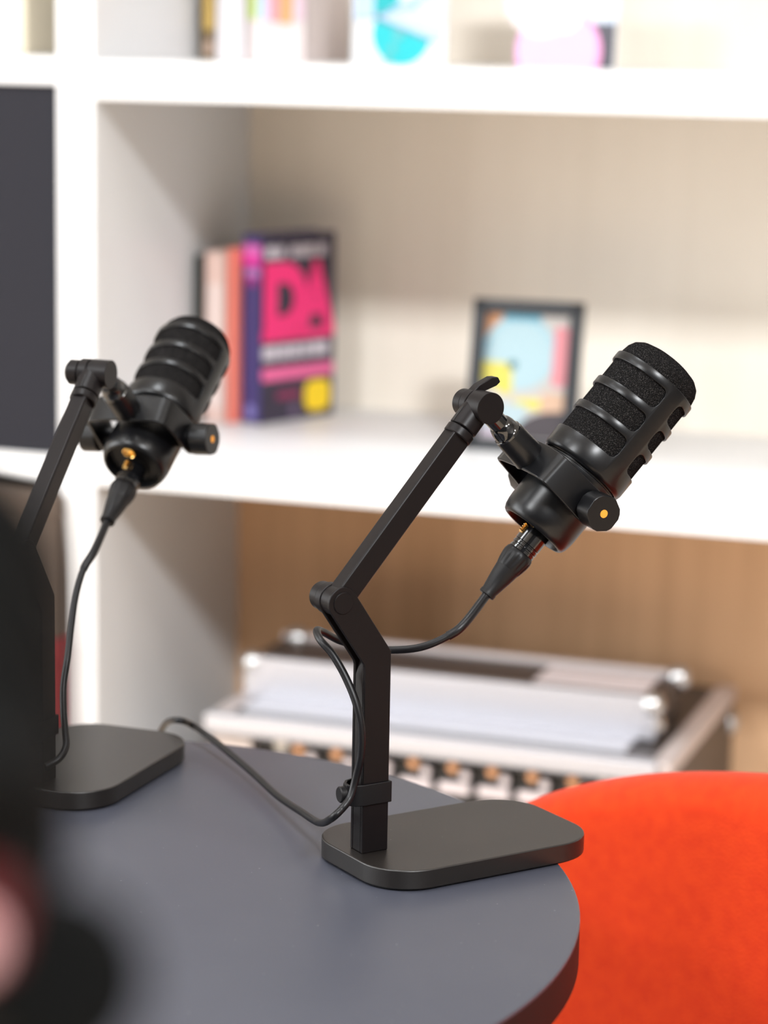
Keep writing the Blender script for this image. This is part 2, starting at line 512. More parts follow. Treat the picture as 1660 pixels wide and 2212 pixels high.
def microphone(piv, m, k, g, label, dots=True, M_mic=None, M_foam=None):
    """piv = yoke pivot on the axis, m = front direction, k = knob axis, g = yoke rotation"""
    M_mic, M_foam = M_mic or MAT_MIC, M_foam or MAT_FOAM
    m, k = Vector(m).normalized(), Vector(k).normalized()
    k = (k - m * k.dot(m)).normalized()
    X = -k
    Y = m.cross(X)
    Mw = Matrix(((X.x, Y.x, m.x, piv[0]), (X.y, Y.y, m.y, piv[1]), (X.z, Y.z, m.z, piv[2]), (0, 0, 0, 1))) @ T(0, 0, 0.018)
    root = empty('microphone', Mw, label=label, cat='microphone')
    bm = bmesh.new()
    P = [(0, -44.0), (20.4, -44.0), (20.8, -48.6), (21.5, -50.0), (22.6, -50.1), (24.0, -49.0), (25.2, -46.4), (25.9, -42.5), (26.2, -38), (26.2, -13),
         (27.0, -8), (28.2, -3.2), (28.2, -1.2), (27.2, -0.6), (27.2, 1.5), (0, 1.5)]
    lathe(bm, [(r * mm, z * mm) for r, z in P], 72)
    obj('body', bm, M_mic, root, angle=50)
    bm = bmesh.new()
    lathe(bm, [(r * mm, z * mm) for r, z in ((0, -44.8), (20.2, -44.8), (20.2, -43.5), (0, -43.5))], 48)
    lathe(bm, [(r * mm, z * mm) for r, z in ((0, -44.6), (0, -46.0), (11, -46.0), (11.6, -45.3), (11.6, -44.6))], 40, T(2 * mm, -5 * mm, 0))
    obj('socket_plate', bm, M_rub, root)
    bm = bmesh.new()
    lathe(bm, [(r * mm, z * mm) for r, z in ((5.2, -45), (5.2, -46.8), (4.6, -47.0), (4.0, -46.4), (4.0, -45.6), (0, -45.6))], 28, T(0, 11.5 * mm, 0))
    obj('thread_insert', bm, M_brass, root, label='small brass thread insert')
    bm = bmesh.new()
    win_shell(bm, 31.0 * mm, None, 180 + 3, 24)
    bmesh.ops.remove_doubles(bm, verts=bm.verts, dist=1e-6)
    gr = obj('grille', bm, M_mic, root, angle=50)
    so = gr.modifiers.new('solid', 'SOLIDIFY'); so.thickness = 1.5 * mm; so.offset = -1
    bv = gr.modifiers.new('bevel', 'BEVEL'); bv.width = 0.4 * mm; bv.segments = 2; bv.limit_method = 'ANGLE'; bv.angle_limit = radians(50)
    bm = bmesh.new()
    P = [(0, 4), (29.3, 4), (29.3, 78), (29.2, 82), (28.4, 86.5), (26.3, 90.6), (22.5, 93.6), (17, 95.4), (9, 96.4), (0, 96.7)]
    lathe(bm, [(r * mm, z * mm) for r, z in P], 72)
    obj('foam_filter', bm, M_foam, root, angle=80, label='speckled black foam')
    # yoke: strip bent round the body, in a frame rotated by g about the knob axis; pivot at z=-18
    G = T(0, 0, -18 * mm) @ Matrix.Rotation(-g, 4, 'X')
    bm = bmesh.new()
    # cross-section line: list of (x, y, z_lo, z_hi)
    half = [(0, 39.0, -10.0, 12.5), (10, 39.0, -10.0, 12.5), (25, 38.8, -10.5, 11.5), (31.0, 37.4, -10.7, 11.0), (33.6, 34.0, -10.8, 11.0), (36.0, 17, -11, 11.5),
            (37.4, 2, -11.5, 12), (38.0, -4, -10.8, 10.8), (38.2, -8, -8.6, 8.6), (38.3, -11, -4.8, 4.8), (38.3, -12, -1.5, 1.5)]
    line = [(-x, y, a, b) for x, y, a, b in half[::-1]] + half[1:]
    th = 2.6
    cols = []
    for i, (x, y, a, b) in enumerate(line):
        p = Vector((x, y)); q0 = Vector(line[max(i - 1, 0)][:2]); q1 = Vector(line[min(i + 1, len(line) - 1)][:2])
        t = (q1 - q0).normalized(); nn = Vector((-t.y, t.x))
        if nn.dot(p) < 0: nn = -nn
        o_, i_ = p, p - nn * th
        cols.append([bm.verts.new(G @ (Vector((w.x, w.y, z)) * mm)) for w in (o_, i_) for z in (a, b)])
    for A, B_ in zip(cols, cols[1:]):
        bm.faces.new((A[0], B_[0], B_[1], A[1])); bm.faces.new((A[2], A[3], B_[3], B_[2]))
        bm.faces.new((A[0], A[2], B_[2], B_[0])); bm.faces.new((A[1], B_[1], B_[3], A[3]))
    bm.faces.new((cols[0][0], cols[0][1], cols[0][3], cols[0][2])); bm.faces.new((cols[-1][0], cols[-1][2], cols[-1][3], cols[-1][1]))
    yk = obj('yoke', bm, M_mic, root, bevel=0.0009, seg=3)
    # stem
    bm = bmesh.new()
    lathe(bm, [(r * mm, z * mm) for r, z in ((0, 37), (11.0, 38), (10.7, 40.5), (10.2, 60), (9.9, 61), (0, 61))], 40, G @ Matrix.Rotation(-pi / 2, 4, 'X'))
    obj('stem', bm, M_mic, yk)
    bm = bmesh.new()
    lathe(bm, [(r * mm, z * mm) for r, z in ((0, 60.6), (9.9, 60.8), (9.9, 62.2), (8.9, 63), (8.7, 67), (7.6, 70.5), (4, 73), (0, 73.5))], 40, G @ Matrix.Rotation(-pi / 2, 4, 'X'))
    obj('thread_collar', bm, M_gloss, yk, angle=50, label='glossy black threaded collar')
    for s in (-1, 1):
        bm = bmesh.new()
        K = G @ Matrix(((0, 0, s, 0), (0, 1, 0, 0), (1, 0, 0, 0), (0, 0, 0, 1)))
        pts = []
        for q in range(6):
            a0 = 60 * q + 8
            for e in (-1, 0, 1):
                w = 17 if q % 2 else 9
                rr = 12.2
                pts.append((rr * cos(radians(a0 + e * w)), rr * sin(radians(a0 + e * w))))
        prism(bm, [(x * mm, y * mm) for x, y in pts], 40.5 * mm, 55 * mm, K)
        kn = obj('knob', bm, M_mic, root, bevel=0.0006)
        bm = bmesh.new(); lathe(bm, [(6.5 * mm, 26 * mm), (9 * mm, 37 * mm), (9 * mm, 41 * mm), (0, 41 * mm)], 32, K)
        obj('washer', bm, M_mic, kn)
        if not dots: continue
        bm = bmesh.new(); lathe(bm, [(2.7 * mm, 54.5 * mm), (2.7 * mm, 55.15 * mm), (0, 55.15 * mm)], 28, K)
        obj('knob_dot', bm, M_dot, kn, smooth=False, label='orange dot')
    return root, Mw, G


def cable(Mw, pts, label):
    """plug on the mic's rear socket, then a cable through the world points"""
    root = empty('microphone_cable', Mw @ T(2 * mm, -5 * mm, 0), label=label, cat='cable', group='microphone cables')
    I = root.matrix_world.inverted()
    bm = bmesh.new()
    P = [(0, -45), (9.4, -45), (9.4, -59), (8.8, -59.4), (8.8, -60), (9.4, -60.4), (9.4, -62), (8.8, -62.4), (8.8, -63.2), (9.3, -63.6), (9.3, -65.4), (0, -65.4)]
    lathe(bm, [(r * mm, z * mm) for r, z in P], 40)
    barrel = obj('plug_barrel', bm, M_gloss, root, label='glossy black connector barrel')
    bm = bmesh.new()
    for i in range(4):
        cyl(bm, (0.5 * mm, 9.6 * mm, (-49.5 - i * 1.6) * mm), (0.5 * mm, 10 * mm, (-50.4 - i * 1.6) * mm), 2.0 * mm, 16)
    obj('insert_reflection', bm, M_brass, barrel, label='brass ribs imitating the reflection of the thread insert')  # brass ribs stand in for the thread insert's reflection
    bm = bmesh.new()
    n = 72
    rings = []
    for r, z, gd in ((9.0, -65.4, 0), (9.9, -66.5, 0), (10.4, -69, .3), (10.2, -72, .7), (9.6, -75.5, .6), (8.9, -78.5, .05), (8.6, -79.5, 0)):
        rings.append([bm.verts.new((((r - gd * (1 if (i % 6) < 2 else 0)) * cos(2 * pi * i / n)) * mm, ((r - gd * (1 if (i % 6) < 2 else 0)) * sin(2 * pi * i / n)) * mm, z * mm)) for i in range(n)])
    for A, B_ in zip(rings, rings[1:]):
        for i in range(n): bm.faces.new((A[i], A[(i + 1) % n], B_[(i + 1) % n], B_[i]))
    bm.faces.new(rings[0]); bm.faces.new(rings[-1])
    obj('plug_collar', bm, M_rub, root, angle=40, label='ribbed matt collar')
    bm = bmesh.new()
    lathe(bm, [(r * mm, z * mm) for r, z in ((0, -79.3), (8.5, -79.4), (7.6, -86), (5.4, -98.5), (5.7, -99.5), (5.7, -101.5), (5.0, -102), (0, -102))], 40)
    obj('strain_relief', bm, M_rub, root)
    start = [Vector((0, 0, -0.085)), Vector((0, 0, -0.098))]
    loc = start + [I @ Vector(p) for p in pts]
    path = catmull(loc, 8)
    bm = bmesh.new(); tube(bm, path, 2.55 * mm, 14)
    obj('cable', bm, M_cable, root, angle=80)
    bm = bmesh.new(); tube(bm, path[:8 * 3 + 1], 3.05 * mm, 16)
    obj('sleeve', bm, M_cable, root, angle=80)
    return root


MR = dict(piv=(-0.41058, 1.55992, 0.97781), m=(0.509, 0.42085, 0.75087), k=(0.6934, -0.71734, -0.06799), g=-0.0574)
ML = dict(piv=(-0.7708, 1.69323, 0.9707), m=(0.02858, 0.80361, 0.59447), k=(0.99524, -0.07829, 0.05798), g=0.2088)
MF = dict(piv=(-0.21589, 0.36733, 1.11049), m=(-0.40203, 0.7733, 0.49029), k=(0.43415, -0.31045, 0.84566), g=0.0708)

stand(-0.5045, 1.4532, 51, 48.5, (-0.44225, 1.52492, 1.02394), 14, 'black desk stand at the right rim of the table, base plate overhanging')
stand(-0.7685, 1.5052, 88.5, 44.6, (-0.7772, 1.64415, 1.01436), None, 'black desk stand at the back left of the table, half hidden by the blurred foreground')
_, MWR, _ = microphone(MR['piv'], MR['m'], MR['k'], MR['g'], 'sharp black microphone with foam grille on the right stand, tilted up to the right')
_, MWL, _ = microphone(ML['piv'], ML['m'], ML['k'], ML['g'], 'black microphone on the left stand, its round rear face turned to the viewer')
_, MWF, _ = microphone(MF['piv'], MF['m'], MF['k'], MF['g'], 'very blurred black microphone close to the camera at the left edge of the photo', dots=False, M_mic=M_matt, M_foam=M_matt)

CR = [[-0.45904, 1.50442, 0.89711], [-0.46807, 1.49761, 0.88938], [-0.48401, 1.49064, 0.88195], [-0.50424, 1.48944, 0.87836], [-0.52331, 1.49347, 0.87742], [-0.53945, 1.48871, 0.88129], [-0.54454, 1.47156, 0.89024], [-0.54482, 1.45934, 0.89416], [-0.5383, 1.44806, 0.89119], [-0.52801, 1.44454, 0.88294], [-0.51804, 1.44199, 0.86933], [-0.50965, 1.4386, 0.85429], [-0.50531, 1.43689, 0.83843], [-0.50559, 1.43766, 0.82137], [-0.50927, 1.43825, 0.80387], [-0.51116, 1.4344, 0.79333], [-0.51438, 1.42882, 0.78717], [-0.52156, 1.42809, 0.77972], [-0.54727, 1.47535, 0.75958], [-0.57286, 1.50793, 0.7545], [-0.60583, 1.54882, 0.74984], [-0.64065, 1.59084, 0.7498], [-0.67709, 1.6307, 0.75107], [-0.70526, 1.65844, 0.75299], [-0.72614, 1.67687, 0.7542], [-0.72947, 1.65998, 0.7622], [-0.74979, 1.68334, 0.75249], [-0.76645, 1.70667, 0.73642]]
CL = [[-0.7701, 1.5989, 0.90199], [-0.77259, 1.58481, 0.88975], [-0.77218, 1.57097, 0.8738], [-0.76927, 1.55738, 0.85484], [-0.7656, 1.54378, 0.83452], [-0.76466, 1.53506, 0.81637], [-0.7600, 1.5255, 0.8000], [-0.7545, 1.5170, 0.7880], [-0.7500, 1.5090, 0.7800], [-0.7510, 1.5000, 0.7735], [-0.7580, 1.4935, 0.7690]]
cable(MWR, CR, 'black cable looping from the right microphone round its post and across the table')
cable(MWL, CL, 'black cable hanging from the left microphone down to its stand')

# floor stand that carries the foreground microphone (its pole stands left of the picture)
fs = empty('floor_microphone_stand', T(-0.2898, 0.2986, 0), label='black floor stand holding the very blurred microphone close to the camera', cat='microphone stand')
bm = bmesh.new(); lathe(bm, [(0, 0), (0.13, 0), (0.13, 0.012), (0.03, 0.022), (0.012, 0.03), (0.012, 1.0811), (0, 1.0811)], 48)
obj('pole', bm, M_matt, fs)
bm = bmesh.new(); cyl(bm, (0, 0, 1.0771), (0.0227, 0.0287, 1.1201), 0.007)
obj('neck', bm, M_matt, fs)
bm = bmesh.new(); cyl(bm, (0, 0, 1.0521), (0, 0, 1.0921), 0.016, 32, ch=0.002)
obj('clutch', bm, M_matt, fs)
bm = bmesh.new(); cyl(bm, (0, 0, 1.0721), (0.1025, 0.0724, 1.1068), 0.006)
obj('side_arm', bm, M_matt, fs)
bm = bmesh.new(); cyl(bm, (0.1025, 0.0724, 1.1068), (0.1089, 0.0596, 1.1124), 0.0165, 32, ch=0.004)
kb = obj('tightening_knob', bm, M_matt, fs)
bm = bmesh.new(); cyl(bm, Vector((0.1036, 0.039, 1.1259)) + Vector((-0.004, 0.012, 0.002)), (0.1036, 0.039, 1.1259), 0.0072, 24, ch=0.001)
rc = obj('red_fringe_disc', bm, M_redd, fs, label='dark red disc added as the fringe of a pale gap')  # added disc, coloured as the red fringe round the pale gap
bm = bmesh.new(); cyl(bm, (0.1036, 0.039, 1.1259), Vector((0.1036, 0.039, 1.1259)) + Vector((0.0015, -0.004, 0.0008)), 0.0050, 24, ch=0.001)
obj('light_gap_disc', bm, M_pinkgap, rc, label='pale pink disc added in place of a gap of light')  # added disc, coloured as light showing through a gap


# ------------------------------------------------------------------ orange chair
def lounge_chair(px, py, ang, label, W2=0.46, z0=0.405, z1=0.756, M_cloth=None):
    """px,py = middle of the back panel on the floor plan, local x along the panel, local -y = front of the chair"""
    root = empty('upholstered_chair', T(px, py, 0) @ Rz(ang), label=label, cat='chair')
    r = 0.034
    M_cloth = M_cloth or M_orange
    zc, H2 = (z0 + z1) / 2, (z1 - z0) / 2
    out = []
    N = 96
    for i in range(N):
        a = 2 * pi * i / N
        ex = 2 / 2.3
        x = W2 * (1 if cos(a) >= 0 else -1) * abs(cos(a)) ** ex
        z = zc + H2 * (1 if sin(a) >= 0 else -1) * abs(sin(a)) ** ex
        out.append((x, z))
    rings = []
    bm = bmesh.new()
    def ring(sc, ins, y):
        R = []
        for x, z in out:
            l = sqrt(x * x + (z - zc) ** 2)
            f = sc * (l - ins) / l
            X, Z = x * f, zc + (z - zc) * f
            R.append(bm.verts.new((X, y - X * X * 0.25, Z)))
        return R
    for sc in (0.06, 0.3, 0.55, 0.75, 0.9): rings.append(ring(sc, r, -r - 0.004 * (1 - sc)))
    for q in range(13):
        t = pi * q / 12
        rings.append(ring(1.0, r * (1 - sin(t)), -r * cos(t)))
    for sc in (0.9, 0.75, 0.55, 0.3, 0.06): rings.append(ring(sc, r, r + 0.004 * (1 - sc)))
    for A, B_ in zip(rings, rings[1:]):
        for i in range(N): bm.faces.new((A[i], A[(i + 1) % N], B_[(i + 1) % N], B_[i]))
    bm.faces.new(rings[0]); bm.faces.new(rings[-1][::-1])
    obj('backrest', bm, M_cloth, root, angle=85)
    bm = bmesh.new()
    P = rrect(-0.22, 0.22, -0.40, 0.03, 0.10, 10)
    prism(bm, P, 0.39, 0.465)
    obj('seat', bm, M_cloth, root, bevel=0.022, seg=5)
    bm = bmesh.new(); lathe(bm, [(0, 0.0), (0.19, 0.0), (0.19, 0.006), (0.03, 0.018), (0.022, 0.03), (0.022, 0.37), (0.09, 0.392), (0, 0.392)], 48, T(0, -0.15, 0))
    obj('pedestal', bm, M_metal_b, root)
    return root


lounge_chair(-0.120, 1.678, -24, 'orange felt chair whose backrest rises behind the right rim of the round table')

# ------------------------------------------------------------------ flight case
fc = empty('flight_case', T(-0.865, 2.90, 0.315), label='black and aluminium flight case with ball corners on the bottom shelf', cat='flight case')


def fpart(name, boxes, m, parent=fc, bev=0.002, **k):
    bm = bmesh.new()
    for a in boxes: box(bm, a[0] + 0.865, a[1] + 0.865, a[2] - 2.90, a[3] - 2.90, a[4] - 0.315, a[5] - 0.315)
    return obj(name, bm, m, parent, bevel=bev, **k)


X0, X1 = -1.150, -0.575
fpart('body', [(X0, X1, 2.735, 3.09, 0.325, 0.452)], M_case)
fpart('side_rail', [(X1 - 0.022, X1 + 0.002, 2.705, 3.092, 0.438, 0.456)], M_alu2, label='dull aluminium edge rail')
fpart('side_rail', [(X0 - 0.002, X0 + 0.022, 2.705, 3.092, 0.438, 0.456)], M_alu2, label='dull aluminium edge rail')
fpart('front_rail', [(X0, X1 - 0.012, 2.690, 2.712, 0.434, 0.459), (X0, X1 - 0.012, 2.690, 2.735, 0.434, 0.440)], M_alu, label='bright aluminium front rail')
fpart('ledge', [(X0 + 0.03, X1 - 0.06, 2.744, 2.80, 0.44, 0.4585)], M_alu, label='bright aluminium ledge')
fpart('lid', [(X0 + 0.012, X1 - 0.040, 2.806, 2.935, 0.452, 0.503)], M_case)
fpart('lid_front_rail', [(X0 + 0.010, X1 - 0.038, 2.795, 2.808, 0.456, 0.508)], M_alu, label='bright aluminium lid rail')
fpart('lid_back_rail', [(X0 + 0.010, X1 - 0.038, 2.925, 2.94, 0.49, 0.509)], M_alu2, label='dull aluminium lid rail')
fpart('lid_label', [(-0.775, -0.635, 2.835, 2.915, 0.503, 0.5045)], M_label, bev=0, label='worn grey sticker')
fpart('front_panel', [(X0 + 0.01, X1 - 0.01, 2.725, 2.737, 0.325, 0.436)], M_case2, bev=0, label='recessed black front panel')
for x, y, z in ((X0 + 0.018, 2.806, 0.498), (X1 - 0.045, 2.806, 0.498), (X0 + 0.03, 2.93, 0.502), (X1 - 0.04, 2.93, 0.502), (X1 - 0.005, 3.08, 0.41), (X1 - 0.045, 2.812, 0.472), (X0 + 0.018, 2.81, 0.474)):
    bm = bmesh.new()
    bmesh.ops.create_uvsphere(bm, u_segments=24, v_segments=16, radius=0.0155)
    bmesh.ops.translate(bm, verts=bm.verts, vec=(x + 0.865, y - 2.90, z - 0.315))
    obj('ball_corner', bm, M_steel, fc, label='bright steel ball corner')
for i in range(9):
    x = -0.836 + 0.0490 * (i - 4)
    bm = bmesh.new(); box(bm, x - 0.018 + 0.865, x + 0.018 + 0.865, 2.716 - 2.9, 2.726 - 2.9, 0.402 - 0.315, 0.434 - 0.315)
    sk = obj('socket', bm, M_case2, fc, bevel=0.001)
    bm = bmesh.new(); cyl(bm, (x + 0.865, 2.716 - 2.9, 0.423 - 0.315), (x + 0.865, 2.704 - 2.9, 0.423 - 0.315), 0.0068, 24, ch=0.0015)
    obj('socket_knob', bm, M_copper, sk, label='copper coloured round knob')
    bm = bmesh.new(); cyl(bm, (x + 0.014 + 0.865, 2.716 - 2.9, 0.413 - 0.315), (x + 0.014 + 0.865, 2.709 - 2.9, 0.413 - 0.315), 0.0058, 24)
    obj('socket_cap', bm, M_label, sk, label='pale round cap')
    bm = bmesh.new(); box(bm, x - 0.019 + 0.865, x + 0.019 + 0.865, 2.712 - 2.9, 2.722 - 2.9, 0.389 - 0.315, 0.401 - 0.315)
    obj('label_strip', bm, M_label, sk, bevel=0.0008, label='pale label strip')
for x in (-0.650, -1.058):
    bm = bmesh.new(); cyl(bm, (x + 0.865, 2.726 - 2.9, 0.424 - 0.315), (x + 0.865, 2.712 - 2.9, 0.424 - 0.315), 0.010, 24, ch=0.003)
    obj('rivet', bm, M_steel, fc)
fpart('corner_bracket', [(X1 - 0.075, X1 - 0.004, 2.708, 2.726, 0.385, 0.434)], M_alu2, label='dull aluminium corner bracket')
fpart('corner_bracket', [(X0 + 0.004, X0 + 0.055, 2.708, 2.726, 0.385, 0.434)], M_alu2, label='dull aluminium corner bracket')
for fx, fy in ((X0 + .03, 2.76), (X1 - .07, 2.76), (X0 + .03, 3.03), (X1 - .07, 3.03)):
    fpart('foot', [(fx, fx + .04, fy, fy + .04, 0.315, 0.326)], M_rub, bev=0)


# ------------------------------------------------------------------ books and prints
SH2, SH1 = 0.7757, 1.2395


def book(x, y, z, rot, t, d, h, m, label, name='book', cat='book', group=None, pages=True):
    """local x = thickness (spine faces -y), y = depth of the book, z = height; origin at spine's left foot"""
    root = empty(name, T(x, y, z) @ Rz(rot), label=label, cat=cat, group=group)
    bm = bmesh.new()
    c = 0.002
    box(bm, 0, c, 0, d, 0, h); box(bm, t - c, t, 0, d, 0, h); box(bm, 0, t, 0, c, 0, h)
    obj('cover', bm, m, root, bevel=0.0005)
    bm = bmesh.new(); box(bm, c, t - c, c, d - 0.003, 0.003, h - 0.003)
    obj('pages', bm, M_paper, root, smooth=False)
    return root


MATC = {}


def cm(c, r=0.5):
    k = (tuple(round(v, 3) for v in c), r)
    if k not in MATC: MATC[k] = flat('print_ink', c, r)
    return MATC[k]


def layer(name, parent, M, shapes, label=None, depth=0.0003):
    """flat printed shapes: list of (polygon, colour); each stands a hair above the last; M maps (u,v,out)"""
    mats, bm = [], bmesh.new()
    for i, (pts, col) in enumerate(shapes):
        m_ = cm(col)
        if m_ not in mats: mats.append(m_)
        prism(bm, [(u * mm, v * mm) for u, v in pts], 0, depth * (i + 1), M, mats.index(m_))
    return obj(name, bm, mats, parent, smooth=False, label=label)


def text_mesh(body, w, h, M, m, parent, name, bold=0.03, label=None):
    cu = bpy.data.curves.new('t', 'FONT'); cu.body = body; cu.offset = bold; cu.extrude = 0.0
    o = bpy.data.objects.new('t', cu); COL.objects.link(o)
    dg = bpy.context.evaluated_depsgraph_get()
    me = bpy.data.meshes.new_from_object(o.evaluated_get(dg))
    xs = [v.co.x for v in me.vertices]; ys = [v.co.y for v in me.vertices]
    a, b, c_, d_ = min(xs), max(xs), min(ys), max(ys)
    for v in me.vertices:
        v.co = M @ Vector(((v.co.x - a) / (b - a) * w * mm, (v.co.y - c_) / (d_ - c_) * h * mm, 0.0))
    me.materials.clear(); me.materials.append(m)
    bpy.data.objects.remove(o); bpy.data.curves.remove(cu)
    q = bpy.data.objects.new(name, me); COL.objects.link(q); q.parent = parent
    if label: q['label'] = label
    return q


navy, violet = (0.030, 0.022, 0.045), (0.060, 0.045, 0.17)
mag, pink = (0.80, 0.020, 0.17), (0.78, 0.13, 0.32)
# three slim books left of the big one
b = book(-1.2785, 2.955, SH2, 0, 0.013, 0.150, 0.216, cm((0.03, 0.035, 0.03)), 'thin black book at the left end of the middle shelf row', group='books on the middle shelf')
b = book(-1.2630, 2.950, SH2, 0, 0.029, 0.150, 0.221, cm((0.80, 0.58, 0.52)), 'pale cream book between the thin black and the coral book', group='books on the middle shelf')
SPM = Matrix(((1, 0, 0, 0), (0, 0, -1, 0), (0, 1, 0, 0), (0, 0, 0, 1)))   # (u,v,out) on a spine: out = -y
layer('spine_print', b, SPM, [(rrect(4, 25, 20, 180, 2), (0.85, 0.70, 0.66))], depth=0.0004)
b = book(-1.2320, 2.953, SH2, -3, 0.0125, 0.150, 0.226, cm((0.90, 0.24, 0.18)), 'coral red slim book pressed against the navy and magenta book', group='books on the middle shelf')
# the big book
b = book(-1.2165, 2.965, SH2, -22, 0.034, 0.141, 0.245, cm(violet), 'thick navy book with huge magenta letters DA on its cover', group='books on the middle shelf')
layer('spine_print', b, SPM, [(rrect(1, 33, 214, 232, 1), (0.72, 0.15, 0.50)), (rrect(1, 33, 205, 217, 1), (0.75, 0.03, 0.35)), (rrect(5, 31, 190, 202, 3), (0.45, 0.20, 0.50)),
                              (rrect(9, 26, 180, 192, 3), (0.35, 0.03, 0.22))])
layer('spine_emblem', b, SPM, [(circ(16, 16, 9), (0.22, 0.20, 0.50))], label='small pale round emblem')
CVM = Matrix(((0, 0, 1, 0.034), (1, 0, 0, 0), (0, 1, 0, 0), (0, 0, 0, 1)))   # cover: u along +y, out = +x
sh = [(rrect(1, 140, 1, 244, 1), navy)]
white = (0.55, 0.50, 0.56)
for u0, u1 in ((8, 26), (30, 42), (55, 72), (75, 98), (104, 122)):
    sh.append((rrect(u0, u1, 214, 230, 3), white))
sh.append((rrect(2, 139, 107, 120, 1), mag))
for u0, u1 in ((3, 30), (33, 52), (55, 74), (78, 92), (95, 128)):
    sh.append((rrect(u0, u1, 83, 101, 3), white))
sh.append((rrect(2, 138, 56, 72, 3), pink))
sh.append((rrect(30, 74, 30, 40, 3), (0.22, 0.02, 0.08)))
sh.append((rrect(84, 132, 9, 50, 14), (0.90, 0.62, 0.01)))
sh.append((circ(62, 14, 8), (0.13, 0.09, 0.16)))
layer('cover_print', b, CVM, sh, depth=0.00012)
text_mesh('D', 82, 96, CVM @ T(3 * mm, 113 * mm, 2.2 * mm), cm(mag), b, 'cover_letter', 0.07)
text_mesh('A', 73, 96, CVM @ T(66 * mm, 113 * mm, 2.4 * mm), cm(mag), b, 'cover_letter', 0.05)

# picture frame leaning back on its foot
pf = empty('picture_frame', T(-0.8870, 2.880, SH2) @ Rz(4) @ Matrix.Rotation(radians(-13), 4, 'X'), label='small black frame with a colourful abstract print leaning on the middle shelf', cat='picture frame')
bm = bmesh.new()
w, h, e = 0.138, 0.188, 0.016
box(bm, 0, e, 0, 0.014, 0, h); box(bm, w - e, w, 0, 0.014, 0, h); box(bm, 0, w, 0, 0.014, 0, e); box(bm, 0, w, 0, 0.014, h - e, h)
box(bm, 0.004, w - 0.004, 0.010, 0.014, 0.004, h - 0.004)
obj('frame_moulding', bm, cm((0.012, 0.014, 0.018), 0.35), pf, bevel=0.0006)
FM = SPM @ T(e, e, -0.0095) @ Matrix.Diagonal((106/110, 156/162, 1, 1))
AW, AH = 110, 162
art = [(rrect(0, AW, 0, AH, 0.5), (0.386, 0.365, 0.354)),
       (rrect(0, AW, 62, AH, 1), (0.365, 0.343, 0.323)),
       ([(0, 120), (0, AH), (25, AH)], (0.417, 0.198, 0.094)),
       (circ(46, 112, 48, 48), (0.250, 0.396, 0.458)),
       (rrect(22, 72, 153, AH - 1, 2), (0.062, 0.234, 0.323)),
       (rrect(2, 9, 100, 128, 2), (0.078, 0.261, 0.375)),
       (circ(46, 108, 43, 48), (0.291, 0.412, 0.454)),
       (rrect(90, AW - 1, 70, 148, 8), (0.484, 0.172, 0.198)),
       ([(0, 74), (0, 100), (38, 98), (40, 62), (34, 56)], (0.479, 0.427, 0.067)),
       (circ(38, 96, 6, 20), (0.010, 0.104, 0.126)),
       (rrect(44, 82, 40, 54, 5), (0.484, 0.427, 0.074)),
       (rrect(78, AW - 1, 30, 62, 6), (0.448, 0.291, 0.198)),
       (rrect(2, 60, 4, 46, 4), (0.302, 0.386, 0.417)),
       ([(48, 2)] + circ(110, -8, 58, 24, 50, 165)[::-1][::-1] + [(AW - 1, 2)], (0.029, 0.021, 0.026)),
       (rrect(2, 44, 3, 16, 2), (0.323, 0.271, 0.323))]
art[13] = ([(46, 2), (50, 18), (58, 26), (70, 33), (84, 37), (AW - 1, 39), (AW - 1, 2)], (0.029, 0.021, 0.026))
layer('print', pf, FM, art, depth=0.00008, label='abstract print in pale blue, yellow and pink')
bm = bmesh.new(); prism(bm, [(0.050, 0.004), (0.085, 0.004), (0.078, 0.11), (0.057, 0.11)], 0.014, 0.017, XZ)
obj('easel_back', bm, M_dark, pf, smooth=False)

# ------------------------------------------------------------------ upper shelf
g1 = 'books on the upper shelf'
b = book(-1.2750, 2.960, SH1, 0, 0.022, 0.16, 0.24, cm((0.16, 0.11, 0.055)), 'dark brown and gold book at the left end of the upper shelf', group=g1)
layer('spine_print', b, SPM, [(rrect(5, 19, 38, 200, 2), (0.62, 0.42, 0.12)), (rrect(6, 18, 6, 26, 3), (0.50, 0.36, 0.28))], depth=0.0005)
b = book(-1.2515, 2.955, SH1, 0, 0.040, 0.17, 0.27, cm((0.84, 0.80, 0.82)), 'plain white book between the gold book and the grey-pink one', group=g1)
b = book(-1.2090, 2.955, SH1, 0, 0.080, 0.16, 0.26, cm((0.72, 0.63, 0.62)), 'wide grey-pink box file with a colourful band on the upper shelf', name='box_file', cat='box file', group=None)
layer('spine_print', b, SPM, [(rrect(2, 14, 52, 110, 3), (0.50, 0.62, 0.18)), (rrect(15, 28, 52, 110, 3), (0.50, 0.60, 0.80)), (rrect(31, 52, 50, 110, 3), (0.85, 0.30, 0.36)),
                              (rrect(44, 62, 48, 110, 4), (0.95, 0.36, 0.16)), (rrect(64, 78, 52, 110, 3), (0.72, 0.52, 0.60))], depth=0.0004)


def print_card(x, y, rot, lean, w, h, label, shapes):
    root = empty('art_print', T(x, y, SH1) @ Rz(rot) @ Matrix.Rotation(radians(-lean), 4, 'X'), label=label, cat='art print', group='art prints on the upper shelf')
    bm = bmesh.new(); box(bm, 0, w * mm, 0, 0.008, 0, h * mm)
    obj('board', bm, cm((0.74, 0.74, 0.75)), root, bevel=0.0006)
    layer('print', root, SPM, shapes, depth=0.00012)


